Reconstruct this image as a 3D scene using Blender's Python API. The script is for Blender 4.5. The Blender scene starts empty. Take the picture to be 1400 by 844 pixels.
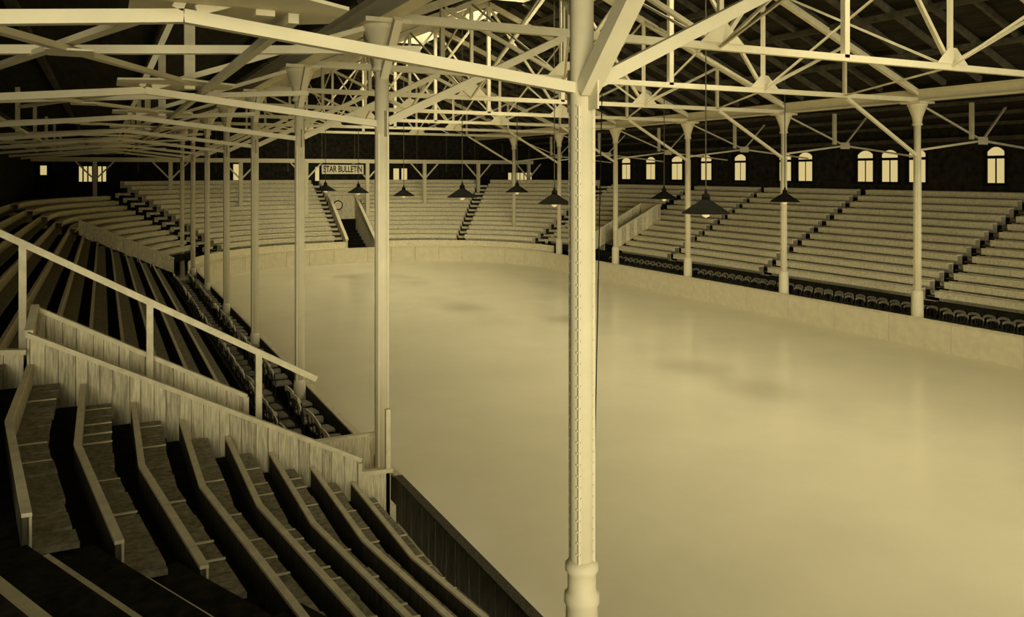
import bpy, math, random
from mathutils import Vector
random.seed(7)
C = bpy.context.scene.collection
SC = bpy.context.scene

# ------------------------------------------------------------------ camera
E = 6.5                                   # eye height above the ice
FPX, TH = 1120.0, math.atan2(560.0, 1120.0)
ct, st = math.cos(TH), math.sin(TH)
cam = bpy.data.cameras.new('camera'); camo = bpy.data.objects.new('camera', cam); C.objects.link(camo)
camo.location = (0, 0, E); camo.rotation_euler = (math.pi/2, 0, -TH)
cam.sensor_width = 36; cam.lens = 36*FPX/1400.0; cam.shift_y = -185/1400.0
cam.clip_start = .05; cam.clip_end = 300
SC.camera = camo

# ------------------------------------------------------------------ light
SEP = (1.0, .93, .68)
w = bpy.data.worlds.new('world'); SC.world = w; w.use_nodes = True
w.node_tree.nodes['Background'].inputs[0].default_value = (*SEP, 1)
w.node_tree.nodes['Background'].inputs[1].default_value = .5
def area(name, loc, rot, sx, sy, power):
    l = bpy.data.lights.new(name, 'AREA'); l.shape = 'RECTANGLE'; l.size = sx; l.size_y = sy
    l.energy = power; l.color = SEP
    o = bpy.data.objects.new(name, l); C.objects.link(o); o.location = loc; o.rotation_euler = rot
    return o
sun = bpy.data.lights.new('added_low_sun', 'SUN'); sun.energy = 2.5; sun.angle = math.radians(34); sun.color = SEP
suno = bpy.data.objects.new('added_low_sun', sun); C.objects.link(suno)
sd = Vector((math.sin(math.radians(16)), math.cos(math.radians(16)), -.05))      # added soft frontal light, let in by leaving the near end open
suno.rotation_euler = sd.to_track_quat('-Z', 'Y').to_euler(); suno.location = (-4, -10, 12)
WELLS = [-2.9+6.8*i for i in range(10)]                                          # skylight wells along the ridge
WELLP = [270, 290, 300, 300, 310, 310, 310, 310, 300, 250]
for wy, wp in zip(WELLS, WELLP):
    area('skylight_daylight', (16.025, wy, 16.0), (0, 0, 0), 2.3, 4.2, wp*2.2)
SC.view_settings.view_transform = 'Standard'; SC.view_settings.look = 'None'
SC.view_settings.gamma = 1; SC.view_settings.use_curve_mapping = False
SC.view_settings.exposure = 0.22

# ------------------------------------------------------------------ materials
HUE = (1.0, .89, .57)
def mat(name, v, rough=.8, spec=.2, var=.25, scale=6.0, emit=0, stretch=None, bump=0):
    m = bpy.data.materials.new(name); m.use_nodes = True
    nt = m.node_tree; b = nt.nodes['Principled BSDF']
    b.inputs['Roughness'].default_value = rough
    b.inputs['Specular IOR Level'].default_value = spec
    tc = nt.nodes.new('ShaderNodeTexCoord'); nz = nt.nodes.new('ShaderNodeTexNoise')
    nz.inputs['Scale'].default_value = scale; nz.inputs['Detail'].default_value = 5
    nz.inputs['Roughness'].default_value = .65
    if stretch:
        mp = nt.nodes.new('ShaderNodeMapping'); mp.inputs['Scale'].default_value = stretch
        nt.links.new(tc.outputs['Object'], mp.inputs[0]); nt.links.new(mp.outputs[0], nz.inputs['Vector'])
    else:
        nt.links.new(tc.outputs['Object'], nz.inputs['Vector'])
    cr = nt.nodes.new('ShaderNodeValToRGB')
    lo, hi = v*(1-var), v*(1+var)
    cr.color_ramp.elements[0].position = .3; cr.color_ramp.elements[1].position = .7
    cr.color_ramp.elements[0].color = (lo*HUE[0], lo*HUE[1], lo*HUE[2], 1)
    cr.color_ramp.elements[1].color = (min(hi,.95)*HUE[0], min(hi,.95)*HUE[1], min(hi,.95)*HUE[2], 1)
    nt.links.new(nz.outputs['Fac'], cr.inputs[0]); nt.links.new(cr.outputs[0], b.inputs['Base Color'])
    if bump:
        bp = nt.nodes.new('ShaderNodeBump'); bp.inputs['Strength'].default_value = bump; bp.inputs['Distance'].default_value = .02
        nt.links.new(nz.outputs['Fac'], bp.inputs['Height']); nt.links.new(bp.outputs[0], b.inputs['Normal'])
    if emit:
        b.inputs['Emission Color'].default_value = (1.0, .79, .33, 1)
        b.inputs['Emission Strength'].default_value = emit
    return m
M = dict(
    ice=mat('ice', .69, .20, .5, .05, .35),
    white=mat('whitewashed_iron', .70, .6, .3, .06, 2.5),
    girder=mat('painted_girder', .70, .7, .2, .15, 2.0),
    rod=mat('thin_painted_rod', .62, .7, .2, .15, 2.0),
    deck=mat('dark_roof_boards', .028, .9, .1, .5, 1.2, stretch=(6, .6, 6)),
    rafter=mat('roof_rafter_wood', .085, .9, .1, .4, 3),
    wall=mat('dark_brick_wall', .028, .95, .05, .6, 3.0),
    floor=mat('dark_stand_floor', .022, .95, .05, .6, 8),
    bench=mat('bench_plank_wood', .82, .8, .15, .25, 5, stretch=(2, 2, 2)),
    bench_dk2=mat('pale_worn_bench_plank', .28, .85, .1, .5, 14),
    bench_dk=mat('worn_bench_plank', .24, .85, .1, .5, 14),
    edge=mat('pale_bench_edge', .62, .8, .15, .3, 7),
    fence=mat('rough_fence_plank', .76, .85, .1, .45, 4, stretch=(9, 9, .8)),
    fence2=mat('grey_fence_plank', .54, .85, .1, .5, 4, stretch=(9, 9, .8)),
    cap=mat('pale_cap_rail', .72, .8, .15, .15, 6),
    board=mat('painted_rink_board', .74, .6, .3, .08, 3),
    boardin=mat('dark_board_and_shade', .09, .9, .1, .6, 5, stretch=(8, 8, .6)),
    dark=mat('black_metal_and_shade', .010, .95, .05, .4, 10),
    chairw=mat('chair_back_wood', .2, .6, .3, .4, 12),
    chaird=mat('dark_chair_wood', .03, .8, .2, .4, 12),
    chairs=mat('chair_seat_pale', .62, .5, .3, .2, 10),
    pane=mat('daylit_window_pane', .3, .4, .3, .05, 3, emit=.52),
    sky=mat('daylit_skylight_pane', .3, .5, .3, .05, 3, emit=.42),
    bulb=mat('pale_lamp_globe', .6, .4, .3, .05, 3, emit=.35),
    sign=mat('sign_board_paint', .8, .7, .2, .08, 4),
    ink=mat('dark_sign_paint', .015, .8, .1, .3, 10),
)

# ------------------------------------------------------------------ mesh helpers
class MB:
    def __init__(s): s.v = []; s.f = []
    def add(s, vs, fs):
        n = len(s.v); s.v += [tuple(p) for p in vs]; s.f += [tuple(i+n for i in f) for f in fs]; return s
    def box(s, x0, x1, y0, y1, z0, z1):
        return s.add([(x0,y0,z0),(x1,y0,z0),(x1,y1,z0),(x0,y1,z0),(x0,y0,z1),(x1,y0,z1),(x1,y1,z1),(x0,y1,z1)],
                     [(0,3,2,1),(4,5,6,7),(0,1,5,4),(1,2,6,5),(2,3,7,6),(3,0,4,7)])
    def beam(s, p, q, w, h, up=(0,0,1)):
        p, q = Vector(p), Vector(q); d = (q-p).normalized(); u = Vector(up)
        if abs(d.dot(u)) > .95: u = Vector((0,1,0))
        a = d.cross(u).normalized(); b = a.cross(d).normalized(); a *= w/2; b *= h/2
        vs = [p-a-b, p+a-b, p+a+b, p-a+b, q-a-b, q+a-b, q+a+b, q-a+b]
        return s.add(vs, [(0,3,2,1),(4,5,6,7),(0,1,5,4),(1,2,6,5),(2,3,7,6),(3,0,4,7)])
    def tube(s, p, q, r0, r1=None, n=10):
        r1 = r0 if r1 is None else r1
        p, q = Vector(p), Vector(q); d = (q-p).normalized()
        u = Vector((0,0,1)) if abs(d.z) < .9 else Vector((1,0,0))
        a = d.cross(u).normalized(); b = a.cross(d).normalized(); vs = []
        for c, r in ((p, r0), (q, r1)):
            for i in range(n):
                t = 2*math.pi*i/n; vs.append(c + a*(r*math.cos(t)) + b*(r*math.sin(t)))
        fs = [(i, (i+1)%n, n+(i+1)%n, n+i) for i in range(n)]
        fs += [tuple(range(n-1, -1, -1)), tuple(range(n, 2*n))]
        return s.add(vs, fs)
    def lathe(s, c, prof, n=20, cap=True):
        vs = []
        for r, z in prof:
            for i in range(n):
                t = 2*math.pi*i/n; vs.append((c[0]+r*math.cos(t), c[1]+r*math.sin(t), c[2]+z))
        fs = []
        for j in range(len(prof)-1):
            fs += [(j*n+i, j*n+(i+1)%n, (j+1)*n+(i+1)%n, (j+1)*n+i) for i in range(n)]
        if cap: fs += [tuple(range(n-1,-1,-1)), tuple((len(prof)-1)*n+i for i in range(n))]
        return s.add(vs, fs)
    def plate(s, pts, d):                     # polygon extruded by vector d
        n = len(pts); d = Vector(d); vs = [Vector(p) for p in pts] + [Vector(p)+d for p in pts]
        return s.add(vs, [tuple(range(n-1,-1,-1)), tuple(range(n, 2*n))] + [(i,(i+1)%n,n+(i+1)%n,n+i) for i in range(n)])
    def sweep(s, secs):                       # list of equal rings (closed 4-gon sections)
        n = len(secs[0]); vs = [p for r in secs for p in r]; fs = []
        for j in range(len(secs)-1):
            fs += [(j*n+i, j*n+(i+1)%n, (j+1)*n+(i+1)%n, (j+1)*n+i) for i in range(n)]
        fs += [tuple(range(n-1,-1,-1)), tuple((len(secs)-1)*n+i for i in range(n))]
        return s.add(vs, fs)
ORG = {}
def mesh(name, mb, m, org=(0,0,0), smooth=False):
    me = bpy.data.meshes.new(name)
    me.from_pydata([(v[0]-org[0], v[1]-org[1], v[2]-org[2]) for v in mb.v], [], mb.f)
    me.materials.append(M[m])
    if smooth:
        for p in me.polygons: p.use_smooth = len(p.vertices) == 4
    me.update(); return me
def fixn(me):
    import bmesh
    bm = bmesh.new(); bm.from_mesh(me); bmesh.ops.recalc_face_normals(bm, faces=bm.faces); bm.to_mesh(me); bm.free()
def part(name, mb, m, parent, smooth=False, kind=None, label=None):
    org = ORG[parent.name]
    me = mesh(name, mb, m, org, smooth); fixn(me)
    o = bpy.data.objects.new(name, me); C.objects.link(o); o.parent = parent; ORG[o.name] = org
    if kind: o['kind'] = kind
    if label: o['label'] = label
    return o
def inst(name, me, parent, loc, rz=0):       # a piece that shares mesh data
    org = ORG[parent.name]
    o = bpy.data.objects.new(name, me); C.objects.link(o); o.parent = parent
    o.location = (loc[0]-org[0], loc[1]-org[1], loc[2]-org[2]); o.rotation_euler = (0,0,rz)
    ORG[o.name] = org
    return o
def tag(o, label, cat, group=None, kind=None):
    o['label'] = label; o['category'] = cat
    if group: o['group'] = group
    if kind: o['kind'] = kind
    return o
def thing(name, loc, label, cat, group=None, kind=None):
    o = bpy.data.objects.new(name, None); C.objects.link(o); o.location = loc; o.empty_display_size = .2
    ORG[o.name] = tuple(loc); return tag(o, label, cat, group, kind)
def solid(name, mb, m, label, cat, group=None, kind=None, smooth=False):
    me = mesh(name, mb, m, (0,0,0), smooth); fixn(me)
    o = bpy.data.objects.new(name, me); C.objects.link(o); ORG[o.name] = (0,0,0)
    return tag(o, label, cat, group, kind)
def ray(px, py):                              # photo pixel -> direction (per unit depth)
    a = (px-700)/FPX
    return a*ct+st, ct-a*st, (237-py)/FPX
def on_x(px, py, X): r = ray(px, py); k = X/r[0]; return X, r[1]*k, E+r[2]*k
def on_y(px, py, Y): r = ray(px, py); k = Y/r[1]; return r[0]*k, Y, E+r[2]*k

# ------------------------------------------------------------------ layout numbers
XB0, XB1, YB, R = 4.77, 27.27, 58.0, 10.0     # rink boards: left, right, far end, corner radius
XL, XR = 4.45, 27.60                          # column rows
XC = (XL+XR)/2
XW0, XW1, YW = -4.3, 36.35, 67.3              # walls
YK = [7.28+6.8*k for k in range(8)]
BH = 1.1
Q = math.pi/2*R
S1 = YB-R; S2 = S1+Q; S3 = S2+(XB1-XB0-2*R); S4 = S3+Q    # path stations
def P(s, u):                                  # point u metres outside the boards at station s
    if s <= S1: return (XB0-u, s)
    if s <= S2:
        a = math.pi - (s-S1)/R; return (XB0+R+(R+u)*math.cos(a), S1+(R+u)*math.sin(a))
    if s <= S3: return (XB0+R+(s-S2), YB+u)
    if s <= S4:
        a = math.pi/2 - (s-S3)/R; return (XB1-R+(R+u)*math.cos(a), S1+(R+u)*math.sin(a))
    return (XB1+u, S1-(s-S4))
def SR(y): return S4+(S1-y)                   # station of a place on the right side
def stations(a, b, step=1.4):
    pts = {a, b}
    for k in (S1, S2, S3, S4):
        if a < k < b: pts.add(k)
    for lo in (S1, S3):
        n = 9
        for i in range(n+1):
            k = lo+Q*i/n
            if a < k < b: pts.add(k)
    return sorted(pts)
def strip(mb, sts, u0, u1, z0, z1, path=P):
    return mb.sweep([[(*path(s,u0), z0), (*path(s,u1), z0), (*path(s,u1), z1), (*path(s,u0), z1)] for s in sts])

# ------------------------------------------------------------------ setting: ice, walls, roof
solid('floor', MB().box(XB0-.6, XB1+.6, -8, YB+.6, -.2, 0), 'ice', 'wide sheet of pale rink ice between the grandstands', 'ice', kind='structure')
g = MB()
g.box(-14, XB0-.6, -12, YW, -.3, -.02); g.box(XB1+.6, XW1+.3, -12, YW, -.3, -.02); g.box(XB0-.6, XB1+.6, YB+.6, YW, -.3, -.02)
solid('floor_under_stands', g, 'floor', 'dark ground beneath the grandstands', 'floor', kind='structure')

wl = thing('wall_left', (XW0, 30, 0), 'dark outer wall behind the left grandstand', 'wall', kind='structure')
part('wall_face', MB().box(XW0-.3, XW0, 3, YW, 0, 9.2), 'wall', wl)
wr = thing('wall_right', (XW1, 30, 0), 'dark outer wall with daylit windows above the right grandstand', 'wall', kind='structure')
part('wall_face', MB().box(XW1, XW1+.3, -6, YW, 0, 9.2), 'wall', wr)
wn = thing('near_shade_wall', (25, -6, 0), 'partial end wall behind the camera, cut to shade the right seats', 'wall', kind='structure')
part('wall_face', MB().box(22.5, XW1+.3, -6.3, -6, 0, 9.5), 'wall', wn)  # unseen wall, added and cut back so it shades the near right seats
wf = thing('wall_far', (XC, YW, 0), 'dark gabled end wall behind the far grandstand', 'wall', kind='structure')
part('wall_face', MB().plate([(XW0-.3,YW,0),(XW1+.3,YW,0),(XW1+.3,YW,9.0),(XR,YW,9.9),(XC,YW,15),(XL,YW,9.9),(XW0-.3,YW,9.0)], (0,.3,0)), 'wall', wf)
for i in range(15):
    x = XW0+1.2+i*2.75
    part('wall_batten', MB().box(x-.05, x+.05, YW-.06, YW, 6.6, 9.3 if x < XL or x > XR else 9.8), 'rafter', wf)

ce = thing('ceiling', (XC, 30, 14.8), 'dark boarded gable roof over the rink with exposed rafters', 'roof', kind='structure')
zr, ze = 14.75, 9.75
def slope_pt(x): return ze+(zr-ze)*(1-abs(x-XC)/(XC-XL))
for sgn in (-1, 1):
    xe = XC+sgn*(XC-XL)
    xr_ = XC+sgn*1.25; zq = slope_pt(xr_)
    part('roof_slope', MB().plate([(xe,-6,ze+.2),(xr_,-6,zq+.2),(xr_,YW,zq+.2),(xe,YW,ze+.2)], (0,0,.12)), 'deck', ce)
    for i in range(len(WELLS)+1):
        ya = -6 if i == 0 else WELLS[i-1]+2.2; yb = YW if i == len(WELLS) else WELLS[i]-2.2
        part('ridge_slope', MB().plate([(xr_,ya,zq+.2),(XC,ya,zr+.2),(XC,yb,zr+.2),(xr_,yb,zq+.2)], (0,0,.12)), 'deck', ce)
    xw = XW0-.3 if sgn < 0 else XW1+.3
    part('aisle_roof', MB().plate([(xw,-6 if sgn>0 else 1.5,8.7),(xe,-6 if sgn>0 else 1.5,9.9),(xe,YW,9.9),(xw,YW,8.7)], (0,0,.12)), 'deck', ce)
    rl = MB().beam((0,0,0), (-sgn*(XC-XL-1.2), 0, (zr-ze)*(XC-XL-1.2)/(XC-XL)), .12, .2)
    me = mesh('rafter', rl, 'rafter'); fixn(me)
    y = -2.0
    while y < YW-1:
        inst('rafter', me, ce, (xe, y, ze+.06)); y += 1.36
    for j in range(1, 5):
        x = XC+sgn*(XC-XL)*j/5
        part('purlin', MB().beam((x,-4,slope_pt(x)-.12), (x,YW,slope_pt(x)-.12), .14, .2), 'rafter', ce)
    for j in range(0, 4):
        x = xe+(xw-xe)*(j+.5)/4
        z = 9.9-1.2*(j+.5)/4-.12
        part('aisle_purlin', MB().beam((x, 2 if sgn<0 else -4, z), (x,YW,z), .12, .16), 'rafter', ce)
# ridge skylight split into deep wells, shaped to hide the added area lamps
n = 0
zq = slope_pt(XC+1.25)
for wy in WELLS:
    n += 1
    o = thing('window_%d' % n, (XC, wy, 14.2), 'daylit ridge skylight well shaped to hide its lamp, number %d from the near end' % n, 'skylight', kind='structure')
    for sg in (-1, 1):
        part('well_side', MB().box(XC+sg*1.25-.04, XC+sg*1.25+.04, wy-2.2, wy+2.2, zq+.1, 16.15), 'bench_dk', o)
        part('well_end', MB().box(XC-1.25, XC+1.25, wy+sg*2.2-.04, wy+sg*2.2+.04, zq+.1, 16.15), 'bench_dk', o)
    for c in range(3):
        part('pane', MB().box(XC-1.2+c*.8+.02, XC-1.2+(c+1)*.8-.02, wy-2.15, wy+2.15, 16.1, 16.13), 'sky', o)
NW = n
# wall windows -----------------------------------------------------
def sash_window(a, b, z0, z1, axis, label, transom=True, lights=2):
    global NW; NW += 1
    mid = (a+b)/2
    def bx(t0, t1, za, zb, d0, d1):
        if axis == 'x': return MB().box(XW1-d1, XW1-d0, t0, t1, za, zb)
        return MB().box(t0, t1, YW-d1, YW-d0, za, zb)
    o = thing('window_%d' % NW, (XW1, mid, z0) if axis == 'x' else (mid, YW, z0), label, 'window', kind='structure')
    zt = z0+(z1-z0)*.70 if transom else z1
    wd = (b-a)/lights
    for i in range(lights):
        part('pane', bx(a+i*wd+.05, a+(i+1)*wd-.05, z0+.04, zt-.03, .02, .05), 'pane', o)
    fr = MB()
    for t in (a-.06, b): 
        q = bx(t, t+.06, z0-.05, z1, .0, .1); fr.add(q.v, q.f)
    q = bx(a-.1, b+.1, z0-.08, z0, .0, .16); fr.add(q.v, q.f)
    if transom:
        q = bx(a, b, zt, zt+.09, .0, .09); fr.add(q.v, q.f)
        m_ = MB(); k = 7; pts = []
        za = zt+.11; zb = z1
        for i in range(k+1):
            t = i/k; pts.append((a+.04+(b-a-.08)*t, zb-.22*(2*t-1)**2))
        ring = [(a+.04, za)] + pts + [(b-.04, za)]
        if axis == 'x': m_.plate([(XW1-.05, p[0], p[1]) for p in ring], (.03,0,0))
        else: m_.plate([(p[0], YW-.05, p[1]) for p in ring], (0,.03,0))
        part('transom_pane', m_, 'pane', o)
    part('window_frame', fr, 'dark', o)
rw = [(1350,1375),(1243,1267),(1206,1229),(1173,1195),(1092,1112),(1066,1083),(1005,1021),(959,974),(919,934),(884,897),(851,863)]
names = ['nearest, alone at the right end','right one of the close trio','middle one of the close trio','left one of the close trio','right one of the pair at the slender column','left one of the pair at the slender column',
         'seventh from the right end','eighth from the right end','ninth from the right end','tenth from the right end','farthest, behind a slender column']
for (p0, p1), nm in zip(rw, names):
    y1 = on_x(p0, 230, XW1)[1]; y0 = on_x(p1, 230, XW1)[1]
    sash_window(y0, y1, E-.48, E+1.2, 'x', 'daylit arched sash window on the right wall, '+nm)
fw = [(54,65,226,240,1,'small daylit window at the left corner of the far wall'),
      (107,146,227,249,6,'bank of six daylit slits on the far wall at left'),
      (318,330,224,247,1,'daylit window of the far wall seen between the left columns'),
      (430,437,228,248,1,'narrow daylit window beside the lettered sign'),
      (537,546,230,250,1,'left one of two daylit windows right of the second column'),
      (548,557,230,250,1,'right one of two daylit windows right of the second column'),
      (694,727,236,251,6,'bank of six daylit slits on the far wall at right'),
      (763,772,236,252,1,'small daylit window of the far wall just left of the big column')]
for p0, p1, q0, q1, li, lab in fw:
    x0 = on_y(p0, 235, YW)[0]; x1, _, z0 = on_y(p1, q1, YW); z1 = on_y(p0, q0, YW)[2]
    sash_window(x0, x1, z0, z1, 'y', lab, False, li)

# ------------------------------------------------------------------ rink boards
def rink_board(a, b, label, planks=False):
    pm = P((a+b)/2, 0)
    o = thing('rink_board', (pm[0], pm[1], 0), label, 'rink board', 'rink boards')
    sts = stations(a, b); cut = []
    for i in range(len(sts)-1):
        nseg = max(1, round((sts[i+1]-sts[i])/2.6)); cut += [sts[i]+(sts[i+1]-sts[i])*k/nseg for k in range(nseg)]
    cut.append(b)
    for i in range(len(cut)-1):
        part('board_panel', strip(MB(), [cut[i]+.01, cut[i+1]-.01], 0, .05, 0, BH-.04), 'board', o)
    part('cap_rail', strip(MB(), sts, -.03, .12, BH-.04, BH), 'cap' if not planks else 'boardin', o)
    if planks:
        s = a
        while s < b-.05:
            wd = random.uniform(.14, .2); q = random.uniform(0, .015)
            part('back_plank', strip(MB(), [s+.006, min(s+wd, b)-.006], .052, .075+q, .3, BH-.05), 'boardin', o); s += wd
    else:
        part('back_lining', strip(MB(), sts, .055, .08, .1, BH-.05), 'boardin', o)
    return o
rink_board(5.2, 14.0, 'dark-backed plank rink board at the foot of the nearest benches', True)
rink_board(15.3, S1, 'long straight rink board along the left box chairs')
rink_board(S1, S2, 'curved rink board at the far left corner of the ice')
rink_board(S2, S3, 'short straight rink board in the middle of the far end')
rink_board(S3, S4, 'curved rink board at the far right corner of the ice')
rink_board(S4, SR(1), 'long pale rink board along the right grandstand')

# ------------------------------------------------------------------ columns
ordn = ['nearest','second','third','fourth','fifth','sixth','seventh','farthest']
def column(x, y, k, side):
    inner = 1 if side == 'left' else -1
    if k == 0 and side == 'left': lab = 'thick riveted white iron column standing alone in front of the ice'
    else: lab = 'white iron column, %s from the camera in the row along the %s edge of the ice' % (ordn[k], side)
    o = thing('iron_column', (x, y, 0), lab, 'column', 'white iron columns along the ice')
    r = .125
    sh = MB().tube((x,y,.0), (x,y,9.2), r, r, 16)
    part('shaft', sh, 'white', o, True)
    fl = MB()
    for a in range(4):
        t = math.pi/4+a*math.pi/2; cx, cy = math.cos(t), math.sin(t)
        fl.beam((x+cx*r*.97, y+cy*r*.97, .2), (x+cx*r*.97, y+cy*r*.97, 7.2), .03, .03)
    part('flange', fl, 'white', o)
    if side == 'left' and k < 1:
        rv = MB()
        for a in range(4):
            t = math.pi/4+a*math.pi/2
            for s2 in (-1, 1):
                tt = t+s2*.16
                cx, cy = x+math.cos(tt)*(r+.002), y+math.sin(tt)*(r+.002)
                for j in range(60): rv.box(cx-.009, cx+.009, cy-.009, cy+.009, .4+j*.115, .418+j*.115)
        part('rivets', rv, 'girder', o, kind='stuff')
        part('base_collar', MB().lathe((x,y,0), [(.17,0),(.17,1.9),(.165,2.02),(.185,2.06),(.185,2.14),(.15,2.18),(.15,2.36),(.175,2.39),(.175,2.45),(.13,2.5)], 16), 'white', o, True)
    elif side == 'left':
        part('base_collar', MB().lathe((x,y,0), [(.155,0),(.155,1.2),(.13,1.3)], 14), 'white', o, True)
    else:
        part('base_collar', MB().lathe((x,y,0), [(.21,0),(.22,1.2),(.21,2.0),(.155,2.1)], 14), 'white', o, True)
    # capital and the braces of the girder
    cpt = part('capital', MB().lathe((x,y,8.3), [(.15,0),(.20,.04),(.16,.1),(.18,.3),(.33,.72),(.36,.75),(.36,.85)], 14), 'white', o, True)
    part('top_plate', MB().box(x-.42, x+.42, y-.42, y+.42, 9.12, 9.2), 'white', cpt)
    if side == 'left':
        for s2 in (-1, 1):
            if k == 0 and s2 < 0: part('girder_brace', MB().beam((x, y-.1, 7.35), (x, y-1.8, 9.08), .2, .16), 'white', o)
            else: part('girder_brace', MB().beam((x, y+s2*.1, 8.2), (x, y+s2*.9, 9.1), .14, .12), 'white', o)
        part('gusset_plate', MB().plate([(x,y-.3,7.15),(x,y+.3,7.15),(x,y+.3,7.6),(x,y-.3,7.6)], (.02,0,0)), 'girder', o)
    return o
for k in range(8): column(XL, YK[k], k, 'left')
for k in range(1, 8): column(XR, YK[k], k, 'right')
def girder(x, label):
    o = thing('eave_girder', (x, 30, 9.2), label, 'girder', 'eave girders')
    part('web', MB().box(x-.05, x+.05, 1.0, 62, 9.24, 9.62), 'white', o)
    part('bottom_flange', MB().box(x-.16, x+.16, 1.0, 62, 9.2, 9.26), 'white', o)
    part('top_flange', MB().box(x-.16, x+.16, 1.0, 62, 9.6, 9.66), 'white', o)
girder(XL, 'white girder running along the tops of the left columns')
girder(XR, 'white girder running along the tops of the right columns')

# ------------------------------------------------------------------ roof trusses
NX = [XL+(XR-XL)*i/6 for i in range(7)]
def top(x): return 9.55+(14.35-9.55)*(1-abs(x-XC)/(XC-XL))
for k, y in enumerate(YK):
    o = thing('roof_truss', (XC, y, 9.25), 'white iron roof truss spanning the rink, %s from the camera' % ordn[k], 'roof truss', 'roof trusses over the ice')
    zb = 9.28
    part('bottom_chord', MB().beam((XL,y,zb), (XR,y,zb), .14, .16), 'white', o)
    for s2 in (-1, 1): part('top_chord', MB().beam((XC+s2*(XC-XL),y,9.55), (XC,y,14.35), .16, .22), 'girder', o)
    part('king_post', MB().beam((XC,y,zb), (XC,y,top(XC)), .16, .14), 'white', o)
    for i in (1, 2, 4, 5): part('vertical_post', MB().beam((NX[i],y,zb), (NX[i],y,top(NX[i])), .12, .1), 'white' if i in (2,4) else 'rod', o)
    for a, b in ((2,3),(2,1),(4,3),(4,5)):
        part('web_diagonal', MB().beam((NX[a],y,zb+.05), (NX[b],y,top(NX[b])-.1), .1, .1), 'rod', o)
    for i in (2, 4):
        x = NX[i]; part('gusset_plate', MB().plate([(x-.6,y-.09,zb+.08),(x+.6,y-.09,zb+.08),(x+.15,y-.09,zb+.5),(x-.15,y-.09,zb+.5)], (0,.02,0)), 'white', o)
    part('knee_brace', MB().beam((XL+.1,y,7.42), (NX[1]-.1,y,zb-.08), .13, .14), 'white', o)
    part('knee_brace', MB().beam((XR-.1,y,7.2), (NX[5]+.1,y,zb-.08), .11, .11), 'white', o)
    if k < 7:
        y2 = YK[k+1]
        for i in (2, 4):
            part('sway_rod', MB().beam((NX[i],y,zb), (NX[i],y2,top(NX[i])), .06, .06), 'rod', o)
            part('sway_rod', MB().beam((NX[i],y2,zb), (NX[i],y,top(NX[i])), .06, .06), 'rod', o)
        part('wind_rod', MB().beam((NX[1],y,zb), (NX[2],y2,zb), .05, .05), 'rod', o)
        part('wind_rod', MB().beam((NX[4],y,zb), (NX[5],y2,zb), .05, .05), 'rod', o)

# ------------------------------------------------------------------ aisle roof frames
for side in ('left', 'right'):
    mx = (lambda x: x) if side == 'left' else (lambda x: XL+XR-x)
    for k, y in enumerate(YK):
        if side == 'right' and k < 1: continue
        o = thing('aisle_roof_frame', (mx(.6), y, 7.8), 'white braced roof frame over the %s grandstand, %s from the camera' % (side, ordn[k]), 'roof frame', 'roof frames over the %s grandstand' % side)
        xw = XW0+.0
        tw = .11 if side == 'left' else .08
        ml = 'white' if side == 'left' else 'rod'
        part('tie_beam', MB().beam((mx(XL-.1),y,7.38), (mx(.6),y,7.80), tw, tw), ml, o)
        part('tie_beam', MB().beam((mx(.6),y,7.80), (mx(xw+.1),y,7.35), tw, tw), ml, o)
        part('upper_tie', MB().beam((mx(XL-.2),y,9.1), (mx(.7),y,7.85), tw*.8, tw*.8), ml, o)
        part('hanger_post', MB().beam((mx(1.25),y,7.85), (mx(1.25),y,9.3), .16, .12), 'girder' if side == 'left' else 'rod', o)
        part('hanger_post', MB().beam((mx(.55),y,7.85), (mx(-.9 if side=='right' else 1.1),y,9.2), tw, tw*.8), 'girder' if side == 'left' else 'rod', o)
        if side == 'right':
            part('gusset_plate', MB().plate([(mx(.9),y-.05,7.65),(mx(.3),y-.05,7.65),(mx(.3),y-.05,7.95),(mx(.9),y-.05,7.95)], (0,.02,0)), 'rod', o)
            continue
        part('gusset_plate', MB().plate([(.2,y-.5,7.9),(1.1,y-.9,7.9),(1.9,y-.35,7.9),(1.9,y+.35,7.9),(1.1,y+.9,7.9),(.2,y+.5,7.9)], (0,0,.03)), 'white', o)
        y2 = y+6.8 if k < 7 else YW-.2
        part('side_rail', MB().beam((1.5,y,7.86), (1.5,y2,7.86), .09, .09), 'white', o)
        part('side_rail', MB().beam((-2.2,y,7.80), (-2.2,y2,7.80), .09, .09), 'white', o)
        part('cross_brace', MB().beam((-1.0,y,7.66), (1.3,y2,7.94), .11, .06), 'white', o)
        part('cross_brace', MB().beam((.25,y,7.75), (-1.6,y2,7.96), .11, .06), 'white', o)
        ym = (y+y2)/2
        part('middle_tie', MB().beam((XW0+.1,ym,7.66), (3.9,ym,8.2), .13, .1), 'white', o)
        part('centre_plate', MB().box(-.50, -.08, y+.31*(y2-y)-.25, y+.31*(y2-y)+.25, 7.71, 7.73), 'white', o)
        part('wall_post', MB().beam((-2.2,y,7.7), (-2.2,y,9.0), .12, .1), 'girder', o)
    xx = mx(XW0+.15)
    wp = solid('wall_plate_beam', MB().box(xx-.1, xx+.1, 3.2, YW-.1, 8.0, 8.2), 'girder' if side=='left' else 'rafter', 'long beam along the top of the %s outer wall' % side, 'beam')

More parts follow.
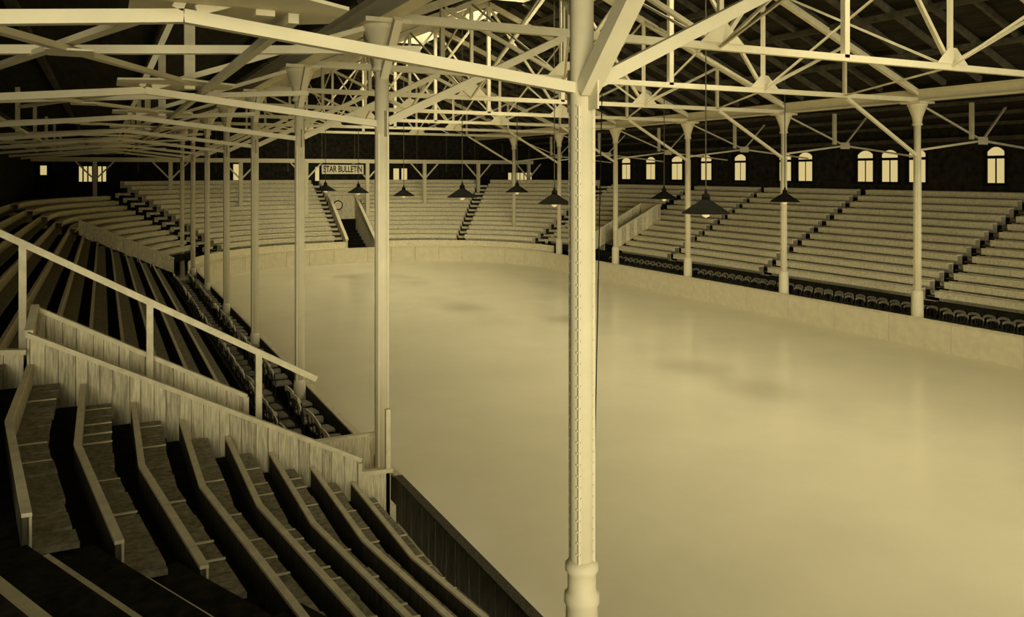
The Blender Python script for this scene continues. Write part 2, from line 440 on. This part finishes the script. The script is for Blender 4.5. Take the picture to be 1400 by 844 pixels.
# ------------------------------------------------------------------ grandstands
RISE, H1 = .31, 1.90
def stand(name_lab, sts_fn, rows, u0, dep, path, sw=.30, piece=0.0, skirt=True, seatm='bench', edgem='edge', transverse=False, foot=.42, backed=False, group='grandstand sections'):
    """rows of fixed benches; sts_fn(i) gives the stations of row i"""
    s0 = sts_fn(0)
    pm = path(s0[len(s0)//2], u0+1)
    o = thing('grandstand_section', (pm[0], pm[1], 0), name_lab, 'grandstand', group)
    for i in range(rows):
        sts = sts_fn(i)
        if not sts: continue
        u, h = u0+dep*i, H1+RISE*i
        fl = h-foot; hs = h-.25 if backed else h
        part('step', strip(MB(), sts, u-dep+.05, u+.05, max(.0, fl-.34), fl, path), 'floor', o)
        if backed:
            bk = part('bench_back', strip(MB(), sts, u+.004, u+.045, h-.40, h, path), 'boardin', o)  # dark plank carries the shade on the back, paler front_face the lit side
            part('front_face', strip(MB(), sts, u-.016, u+.002, h-.24, h, path), 'fence2', bk)
            part('top_edge', strip(MB(), sts, u-.018, u+.048, h+.002, h+.03, path), 'cap', bk)
        else: bk = part('bench', strip(MB(), sts, u+.004, u+.055, fl, h+.03, path), edgem, o)
        if transverse:
            s = sts[0]
            while s < sts[-1]-.03:
                e = min(s+random.uniform(.26, .46), sts[-1]); dz = random.uniform(-.014, .010)
                ss = [s+.012]+[k for k in sts if s+.012 < k < e-.012]+[e-.012]
                part('seat_plank', strip(MB(), ss, u-sw+random.uniform(-.012,.012), u, hs-.045+dz, hs+dz, path), random.choice((seatm, seatm, 'bench_dk2')), bk)
                if random.random() < .4 and e < sts[-1]-.1 and not any(abs(e-k) < .03 for k in sts):
                    part('seat_batten', strip(MB(), [e-.012, e+.012], u-sw, u-.02, hs+.001, hs+.014, path), 'cap', bk)
                s = e
        else:
            L = sts[-1]-sts[0]; npc = max(1, round(L/piece)) if piece else 1
            for j in range(npc):
                a, b = sts[0]+L*j/npc, sts[0]+L*(j+1)/npc
                ss = [a+.006]+[k for k in sts if a+.03 < k < b-.03]+[b-.006]
                mb = strip(MB(), ss, u-sw, u, hs-.045, hs, path)
                if skirt: strip(mb, ss, u-sw+.02, u-sw+.05, fl+.17, h-.05, path)
                part('seat_plank', mb, seatm, bk)
    return o
def rng(a, b, step=1.4): 
    st_ = stations(a, b, step); return lambda i: st_
# left grandstand beyond the stair well
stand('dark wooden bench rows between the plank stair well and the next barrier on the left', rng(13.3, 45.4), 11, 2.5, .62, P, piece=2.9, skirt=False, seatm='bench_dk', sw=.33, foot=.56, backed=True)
aL = S1+Q*41/90
stand('bench rows beyond the far barrier on the left, curving round the corner', rng(46.5, aL-.32), 11, 2.5, .62, P, piece=0)
stand('curved bench rows left of the lettered sign at the far end', rng(aL+.32, S2+.3), 14, 1.1, .58, P, piece=0)
# tunnel 15.5 .. 17.7, stair 14.7..15.5
t0, t1 = S2+1.0, S2+3.2
def far_rows(i):
    return stations(S2+1.0, S3+Q*38/90-.3) if 1.1+.58*i > 5.9 else stations(t1, S3+Q*38/90-.3)
stand('bench rows right of the dark entrance tunnel at the far end', far_rows, 14, 1.1, .58, P)
stand('curved bench rows between the two stairways at the far right corner', rng(S3+Q*38/90+.3, S3+Q*72/90-.32), 14, 1.1, .58, P)
stand('bench rows left of the fenced stair well on the right side', lambda i: stations(S3+Q*72/90+.32, SR(45.1)), 13, 2.0, .58, P, piece=2.4)
def vr(i): return stations(SR(43.2) if 2.1+.57*i < 5.2 else SR(44.2), SR(38.25))
stand('bench rows just right of the fenced stair well on the right side', vr, 13, 2.1, .57, P, piece=1.6)
stand('bench rows between the two dark stairways in the middle of the right side', rng(SR(37.65), SR(30.85)), 13, 2.1, .57, P, piece=1.6)
stand('bench rows below the close trio of windows on the right side', rng(SR(30.25), SR(21.9)), 13, 2.1, .57, P, piece=1.6)
stand('shadowed bench rows at the right end of the right side', rng(SR(21.25), SR(6)), 13, 2.1, .57, P, piece=1.9)
# near section, bending slightly towards the ice
def PN(s, u): 
    y = -s
    return (XB0-u+max(0, 9.3-y)*.13, y)
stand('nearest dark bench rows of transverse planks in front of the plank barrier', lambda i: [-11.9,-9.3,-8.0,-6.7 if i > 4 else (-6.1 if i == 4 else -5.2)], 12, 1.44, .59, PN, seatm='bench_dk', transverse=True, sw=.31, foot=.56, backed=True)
dF = Vector((.42, -.9075)); nF = Vector((.9075, .42))
def PF(s, u):
    w_ = 2.506 + (1.44+.59*6-u); p = nF*w_ + dF*s
    return (p.x, p.y)
o = thing('grandstand_section', (.6, 5, 0), 'corner bench rows with bare pale edges at the bottom left, closest to the camera', 'grandstand', 'grandstand sections')
for i in (4, 5, 6, 7, 8):
    u, h = 1.44+.59*i, H1+RISE*i
    a = {4:-5.3, 5:-6.09, 6:-6.22, 7:-5.85, 8:-5.6}[i]
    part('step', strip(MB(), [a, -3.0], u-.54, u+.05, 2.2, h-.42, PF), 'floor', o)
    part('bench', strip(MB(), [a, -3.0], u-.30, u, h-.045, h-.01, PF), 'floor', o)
    part('bench_edge', strip(MB(), [a, -3.0], u+.004, u+.115, h-.2, h+.03, PF), 'cap', o)

# stairways between sections: two steps to a row, the lower painted black as step shadow
def stair(a, b, rows, u0, dep, path, label, rail=False):
    pm = path((a+b)/2, u0)
    o = thing('aisle_stair', (pm[0], pm[1], 0), label, 'stairway', 'stairways through the grandstands')
    for i in range(rows):
        u, h = u0+dep*i, H1+RISE*i
        for j in (0, 1):
            z = h-.42+RISE*(j-1)/2
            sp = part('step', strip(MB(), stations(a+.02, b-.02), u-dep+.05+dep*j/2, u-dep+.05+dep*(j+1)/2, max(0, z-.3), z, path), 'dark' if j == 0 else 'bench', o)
            part('nosing', strip(MB(), stations(a+.1, b-.1), u-dep+.03+dep*j/2, u-dep+.06+dep*j/2, z-.03, z+.005, path), 'bench_dk', sp)
    return o
stair(45.75, 46.45, 11, 2.5, .62, P, 'dark stairway behind the far barrier on the left')
stair(aL-.32, aL+.32, 13, 1.1, .58, P, 'dark stairway in the curve at the far left corner')
stair(S2+.3, S2+1.0, 14, 1.1, .58, P, 'dark stairway beside the entrance tunnel below the lettered sign')
stair(S3+Q*38/90-.3, S3+Q*38/90+.3, 14, 1.1, .58, P, 'dark steep stairway right of the middle of the far end')
stair(S3+Q*72/90-.32, S3+Q*72/90+.32, 14, 1.1, .58, P, 'dark slanting stairway at the far right corner')
stair(SR(38.25), SR(37.65), 13, 2.1, .57, P, 'dark stairway behind the biggest hanging lamp on the right side')
stair(SR(30.85), SR(30.25), 13, 2.1, .57, P, 'dark stairway left of the close trio of windows on the right side')
stair(SR(21.9), SR(21.25), 13, 2.1, .57, P, 'shadowed stairway beside the nearest slender column on the right side')

# box floors behind the boards
bf = thing('box_floor', (3.5, 30, 0), 'dark floor of the left box strip under the chairs', 'floor', 'box strips')
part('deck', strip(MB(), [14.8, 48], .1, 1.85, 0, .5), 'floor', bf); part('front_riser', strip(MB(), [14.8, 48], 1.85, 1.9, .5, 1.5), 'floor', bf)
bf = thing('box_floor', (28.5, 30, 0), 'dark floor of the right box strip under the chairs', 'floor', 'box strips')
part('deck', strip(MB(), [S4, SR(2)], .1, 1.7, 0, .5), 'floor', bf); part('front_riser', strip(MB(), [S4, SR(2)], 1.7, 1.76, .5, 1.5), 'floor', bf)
for a, b, lab in ((S1+.5, S2+1.0, 'pale low front wall of the far left seating curve'), (t1, S4-1, 'pale low front wall of the far right seating curve')):
    pm = P((a+b)/2, .5); o = thing('front_wall', (pm[0], pm[1], 0), lab, 'low wall', 'front walls of the far seats')
    part('ledge', strip(MB(), stations(a, b), .1, .52, 0, 1.12), 'board', o)
    part('wall_face', strip(MB(), stations(a, b), .5, .56, 1.12, 1.52), 'bench', o)

# ------------------------------------------------------------------ plank barriers
def barrier(y, xa, za, xb, zb_, label, drop=.95, wid=.17, mats=('fence','fence','fence2'), th=.03, captop=True):
    """vertical planks across the stand at depth y, top edge from (xa,za) to (xb,zb)"""
    o = thing('plank_barrier', ((xa+xb)/2, y, 0), label, 'barrier', 'plank barriers')
    x = xa
    tz = lambda x: za+(zb_-za)*(x-xa)/(xb-xa)
    while x < xb-.03:
        e = min(x+random.uniform(.75, 1.25)*wid, xb); q = random.uniform(-.008, .008)
        b = random.uniform(-.04, .04)
        part('plank', MB().plate([(x+.004,y+q,tz(x)-drop+b),(e-.004,y+q,tz(e)-drop+b),(e-.004,y+q,tz(e)-.01),(x+.004,y+q,tz(x)-.01)], (0,th,0)), random.choice(mats), o); x = e
    part('cap_rail', MB().beam((xa-.04,y+.015,za+.02), (xb+.02,y+.015,zb_+.02), .10, .06), 'cap', o)
    return o, tz
yn, yf = 12.0, 13.2
o, tz = barrier(yn, -.82, 4.44, 3.45, 2.18, 'near plank barrier along the stair well, running down to the ice')
part('end_panel', MB().box(3.47, 3.92, yn, yn+.03, 1.0, 1.98), 'fence', o)
part('end_rail', MB().beam((3.42,yn+.015,2.0), (3.96,yn+.015,1.97), .1, .06), 'cap', o)
part('end_post', MB().box(3.86, 3.93, yn, yn+.07, .6, 2.9), 'cap', o)
part('end_post', MB().box(3.42, 3.48, yn-.03, yn+.02, 1.1, 2.15), 'cap', o)
o, tz = barrier(yf, -.84, 4.62, 1.98, 3.02, 'shorter far plank barrier of the stair well on the left', drop=1.1)
part('end_post', MB().box(1.95, 2.03, yf-.03, yf+.06, 1.9, 3.03), 'cap', o)
part('back_panel', MB().plate([(-.86,yn+.08,3.4),(-.86,yf,3.4),(-.86,yf,4.62),(-.86,yn+.08,4.45)], (.03,0,0)), 'fence', o)
part('back_rail', MB().beam((-.84,yn+.08,4.47), (-.84,yf,4.64), .1, .06), 'cap', o)
pl_, _ = barrier(45.5, -1.05, 4.2, 3.3, 2.1, 'distant plank barrier across the left grandstand', drop=.75, wid=.42, mats=('edge','fence','bench'))
o = thing('landing_wall', (-1.5, 12, 0), 'short pale plank wall at the head of the stair well by the left edge', 'barrier')
for i in range(6):
    part('plank', MB().box(-2.2+i*.22, -2.2+i*.22+.212, 11.95, 11.98, 3.5, 4.35-.02*i), 'fence', o)
part('cap_rail', MB().beam((-2.25,11.97,4.37), (-.86,11.97,4.25), .1, .06), 'cap', o)
# stairs in the well
o = thing('well_stair', (1.5, 12.6, 0), 'dark wooden stair between the two plank barriers', 'stairway')
for i in range(14):
    x = 3.3-i*.3
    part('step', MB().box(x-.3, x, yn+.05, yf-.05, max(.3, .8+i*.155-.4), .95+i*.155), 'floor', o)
o = thing('stair_landing', (3.7, 13.8, 0), 'small pale landing at the foot of the stair well beside the ice', 'platform')
part('deck', MB().box(3.55, 4.15, 12.4, 14.5, .9, 1.25), 'board', o)
part('partition', MB().box(2.75, 4.45, 14.55, 14.62, .5, 1.70), 'fence', o)
part('partition_rail', MB().box(2.72, 4.48, 14.53, 14.64, 1.70, 1.75), 'cap', o)
part('partition', MB().box(2.9, 2.96, 13.3, 14.55, .5, 1.55), 'fence2', o)
o = thing('rink_gate', (XB0, 14.6, 0), 'dark gate in the rink board at the foot of the stair', 'gate')
part('gate_leaf', MB().box(XB0-.06, XB0, 14.05, 15.25, .05, 1.05), 'boardin', o)
part('gate_rail', MB().box(XB0-.1, XB0+.02, 14.05, 15.25, 1.05, 1.1), 'fence2', o)
# hand rail
o = thing('hand_rail', (.8, 13.08, 0), 'slanting pale hand rail on posts above the stair well', 'hand rail')
A_, B_ = Vector((-1.3,13.08,5.72)), Vector((3.05,13.08,3.22))
part('rail', MB().beam(A_, B_, .07, .09), 'cap', o)
for x, zl in ((-.98, 4.0), (.62, 2.6), (2.16, 1.6)):
    t = (x-A_.x)/(B_.x-A_.x); zz = A_.z+(B_.z-A_.z)*t
    part('post', MB().box(x-.045, x+.045, 13.04, 13.12, zl, zz), 'cap', o)

# fenced well on the right side
o = thing('stair_well_fence', (XB1+3, 44.2, 0), 'slatted wooden fence enclosing the stair well on the right side', 'barrier')
for y, ua, ub in ((45.1, .6, 4.9), (43.2, 1.5, 4.9)):
    u = ua
    while u < ub:
        e = u+.3; f_ = lambda q: 1.75+(q-.6)*.5+.55
        part('plank', MB().plate([(XB1+u+.01,y,f_(u)-1.1),(XB1+e-.01,y,f_(e)-1.1),(XB1+e-.01,y,f_(e)),(XB1+u+.01,y,f_(u))], (0,.04,0)), random.choice(('fence','bench','fence2')), o); u = e
    part('cap_rail', MB().beam((XB1+ua,y+.02,f_(ua)+.03), (XB1+ub,y+.02,f_(ub)+.03), .14, .08), 'cap', o)
part('back_panel', MB().box(XB1+4.95, XB1+5.0, 43.2, 45.1, 2.2, 4.5), 'cap', o)
o = thing('aisle_stair', (XB1+3, 44.1, 0), 'dark stairway climbing out of the fenced stair well on the right side', 'stairway', 'stairways through the grandstands')
for i in range(14):
    u = .6+i*.3; part('step', MB().box(XB1+u, XB1+u+.3, 43.26, 45.05, 0, .5+i*.1), 'dark', o)
for i in range(10):
    u = 5.05+i*.31; part('step', MB().box(XB1+u, XB1+u+.31, 44.3, 45.05, 1, 3.6+i*.155), 'dark', o)

# entrance tunnel at the far end
o = thing('entrance_tunnel', (16.7, YB+2, 0), 'dark entrance tunnel cut into the far seats with sloping pale sides', 'entrance')
xa, xb = P(t0, 0)[0], P(t1, 0)[0]
for x in (xa, xb-.1):
    part('side_wall', MB().plate([(x,YB+.3,.2),(x,YB+5.6,.2),(x,YB+5.6,4.75),(x,YB+.3,1.65)], (.1,0,0)), 'board' if x == xa else 'fence', o)
    part('side_rail', MB().beam((x+.05,YB+.3,1.7), (x+.05,YB+5.6,4.8), .22, .12), 'cap', o)
part('back_wall', MB().box(xa, xb, YB+5.6, YB+5.7, 2.9, 4.75), 'fence', o)
part('tunnel_shade', MB().box(xa+.1, xb-.1, YB+5.3, YB+5.5, 0, 2.9), 'dark', o)  # solid black block painted for the darkness inside the tunnel
for i in range(9): part('step', MB().box(xa+.12, xb-.12, YB+.4+i*.54, YB+.4+(i+1)*.54, 0, .3+i*.22), 'dark', o)
rm = MB(); xc_, zc_ = xa+.75, 4.0
ring = []
for i in range(20):
    t = 2*math.pi*i/20; ring.append([(xc_+r_*math.cos(t), YB+5.5+d_, zc_+r_*math.sin(t)) for r_, d_ in ((.30,0),(.38,0),(.38,.08),(.30,.08))])
part('round_emblem_rim', MB().sweep(ring+[ring[0]]), 'ink', o)
part('round_emblem', MB().tube((xc_,YB+5.5,zc_), (xc_,YB+5.56,zc_), .3, .3, 20), 'sign', o)

# ------------------------------------------------------------------ timber frame over the far seats
yb_ = 62.0
o = thing('post_frame', (14, yb_, 2), 'pale beam on thin posts standing in the far grandstand', 'post frame')
part('beam', MB().box(XW0+.1, 33, yb_-.09, yb_+.09, E+.78, E+1.08), 'white', o)
for j in range(8):
    x = -.45+4.72*j
    part('post', MB().box(x-.13, x+.13, yb_-.1, yb_+.1, 1.6, E+.78), 'white', o)
    for s2 in (-1, 1): part('brace', MB().beam((x+s2*.1,yb_,E-.35), (x+s2*1.15,yb_,E+.78), .1, .1), 'white', o)

# ------------------------------------------------------------------ sign
sx0, _, sz0 = on_y(440, 238, 61.7); sx1, _, sz1 = on_y(497, 225.5, 61.7)
o = thing('lettered_sign', ((sx0+sx1)/2, 61.7, sz0), 'pale sign board with dark capital letters hanging at the far end', 'sign')
part('board', MB().box(sx0, sx1, 61.68, 61.76, sz0, sz1), 'sign', o)
for x in (sx0+.3, sx1-.3): part('hanger', MB().box(x-.03, x+.03, 61.7, 61.95, sz1, E+.8), 'dark', o)
fr = MB()
for b in ((sx0-.05,sx1+.05,61.66,61.78,sz1,sz1+.05),(sx0-.05,sx1+.05,61.66,61.78,sz0-.05,sz0)): fr.box(*b)
part('board_frame', fr, 'dark', o)
fc = bpy.data.curves.new('lettering', 'FONT'); fc.body = 'STAR BULLETIN'; fc.align_x = 'CENTER'; fc.align_y = 'CENTER'; fc.size = (sz1-sz0)*.95; fc.extrude = .01; fc.offset = .012
fo = bpy.data.objects.new('lettering_tmp', fc); C.objects.link(fo)
dg = bpy.context.evaluated_depsgraph_get(); lm = bpy.data.meshes.new_from_object(fo.evaluated_get(dg)); bpy.data.objects.remove(fo)
lm.materials.clear(); lm.materials.append(M['ink'])
wtxt = max(v.co.x for v in lm.vertices)-min(v.co.x for v in lm.vertices)
lo = bpy.data.objects.new('lettering', lm); C.objects.link(lo); lo.parent = o
lo.location = (0, -.03, (sz1-sz0)*.5); lo.rotation_euler = (math.pi/2,0,0); lo.scale = ((sx1-sx0)*.92/wtxt, 1, 1)

# ------------------------------------------------------------------ hanging lamps
def lamp(px, py, z, wpx, label):
    r = ray(px, py); x, y, zz = r[0]*z, r[1]*z, E+r[2]*z; rad = wpx*z/FPX/2
    o = thing('hanging_lamp', (x, y, zz), label, 'lamp', 'cone-shaded lamps over the ice')
    h = rad*.62
    prof = [(rad, 0), (rad*.97, h*.06), (rad*.55, h*.52), (rad*.22, h*.88), (rad*.16, h*.95), (rad*.1, h*.94), (rad*.5, h*.46), (rad*.94, 0)]
    sh = part('shade', MB().lathe((x,y,zz), prof, 24, False), 'dark', o, True)
    part('socket', MB().lathe((x,y,zz+h*.9), [(rad*.18,0),(rad*.16,h*.35),(rad*.08,h*.45),(rad*.05,h*.7)], 12), 'dark', o, True)
    part('globe', MB().lathe((x,y,zz-rad*.18), [(.01,0),(rad*.14,rad*.06),(rad*.2,rad*.2),(rad*.14,rad*.36),(.01,rad*.42)], 12), 'bulb', o, True)
    part('cord', MB().tube((x,y,zz+h*1.5), (x,y,slope_pt(x)+(.18 if abs(x-XC) > .3 else .15)), .02, .02, 6), 'rafter', o)
for a in ((965,292,26,66,'biggest dark cone lamp hanging over the middle of the ice'),
          (758,279,36,46,'dark cone lamp hanging just left of the thick column'),
          (632,270,40,42,'dark cone lamp above the steep far stairway'),
          (1073,276,33.5,40,'rightmost dark cone lamp hanging before the right grandstand'),
          (908,272,40,36,'dark cone lamp left of and behind the biggest lamp'),
          (707,263,46,32,'small dark cone lamp before the bank of far window slits'),
          (552,268,50,30,'dark cone lamp right of the second left column'),
          (490,264,52,30,'right one of the two cone lamps below the lettered sign'),
          (445,261,52,28,'left one of the two cone lamps below the lettered sign')): lamp(*a)

# ------------------------------------------------------------------ box chairs
org = (0,0,0)
def chair_parts():
    out = []
    pts = []
    for i in range(16):
        t = 2*math.pi*i/16; c, q = math.cos(t), math.sin(t); k = 1/max(abs(c), abs(q))**.75
        pts.append((.20*k*c, .21*k*q, .44))
    out.append(('seat', MB().plate(pts, (0,0,.035)), 'chairw'))
    secs = []
    for i in range(9):
        t = math.radians(-80+20*i); c, q = math.cos(t), math.sin(t)
        z0 = .70+.10*c
        secs.append([(-.20-.06*c, .215*q, z0), (-.225-.06*c, .235*q, z0), (-.235-.06*c, .24*q, z0+.09), (-.21-.06*c, .22*q, z0+.09)])
    out.append(('backrest', MB().sweep(secs), 'chairs'))
    sp = MB()
    for q in (-.09, .09): sp.tube((-.20, q, .46), (-.25, q, .80), .011, .011, 6)
    out.append(('back_spindle', sp, 'chaird'))
    for sx in (-1, 1):
        for sy in (-1, 1):
            l = MB().tube((sx*.20, sy*.19, 0), (sx*.17, sy*.17, .45), .016, .02, 6)
            if sx < 0: l.tube((sx*.17, sy*.17, .45), (-.215, sy*.215, .76), .018, .016, 6)
            out.append(('leg', l, 'chaird'))
    return out
def chair_set(alt=None):
    out = []
    for nm, mb, m in chair_parts():
        me = mesh(nm, mb, ('chairw' if nm == 'backrest' else alt) if alt else m); fixn(me); out.append((nm, me))
    return out
CL, CR = chair_set(), chair_set('chaird')
def chair(x, y, z, rz, label, group, cp):
    o = thing('box_chair', (x, y, z), label, 'chair', group); o.rotation_euler = (0,0,rz)
    if cp is CL: o.scale = (1.15, 1.15, 1.1)
    for nm, me in cp:
        c = bpy.data.objects.new(nm, me); C.objects.link(c); c.parent = o
def bay(y):
    k = max([i for i, q in enumerate(YK) if q <= y])
    return 'beyond the farthest column' if k == 7 else 'between the %s and %s columns' % (ordn[k], ordn[k+1])
for u, rw_ in ((.55, 'front row'), (1.25, 'back row')):
    y = 15.4
    while y < 45.2:
        if all(abs(y-q) > .5 for q in YK) or u > .8:
            chair(XB0-u+random.uniform(-.03,.03), y+random.uniform(-.04,.04), .5, random.uniform(-.2,.2),
                  'pale-backed chair behind the left rink board, %s, %s' % (rw_, bay(y)), 'chairs behind the left rink board', CL)
        y += .72
for u, rw_ in ((.45, 'front row'), (1.08, 'back row')):
    y = 16.5
    while y < 47.6:
        if (all(abs(y-q) > .5 for q in YK) or u > .6) and not 42.8 < y < 45.5:
            chair(XB1+u+random.uniform(-.02,.02), y+random.uniform(-.015,.015), .5, math.pi+random.uniform(-.08,.08),
                  'dark chair behind the right rink board, %s, %s' % (rw_, bay(y)), 'chairs behind the right rink board', CR)
        y += .56

# thin rope by the thick column
r0, r1 = on_y(823, 130, 7.3), on_y(811, 726, 7.3)
solid('hanging_rope', MB().tube(r0, r1, .006, .006, 6), 'dark', 'thin dark rope hanging down beside the thick column', 'rope')
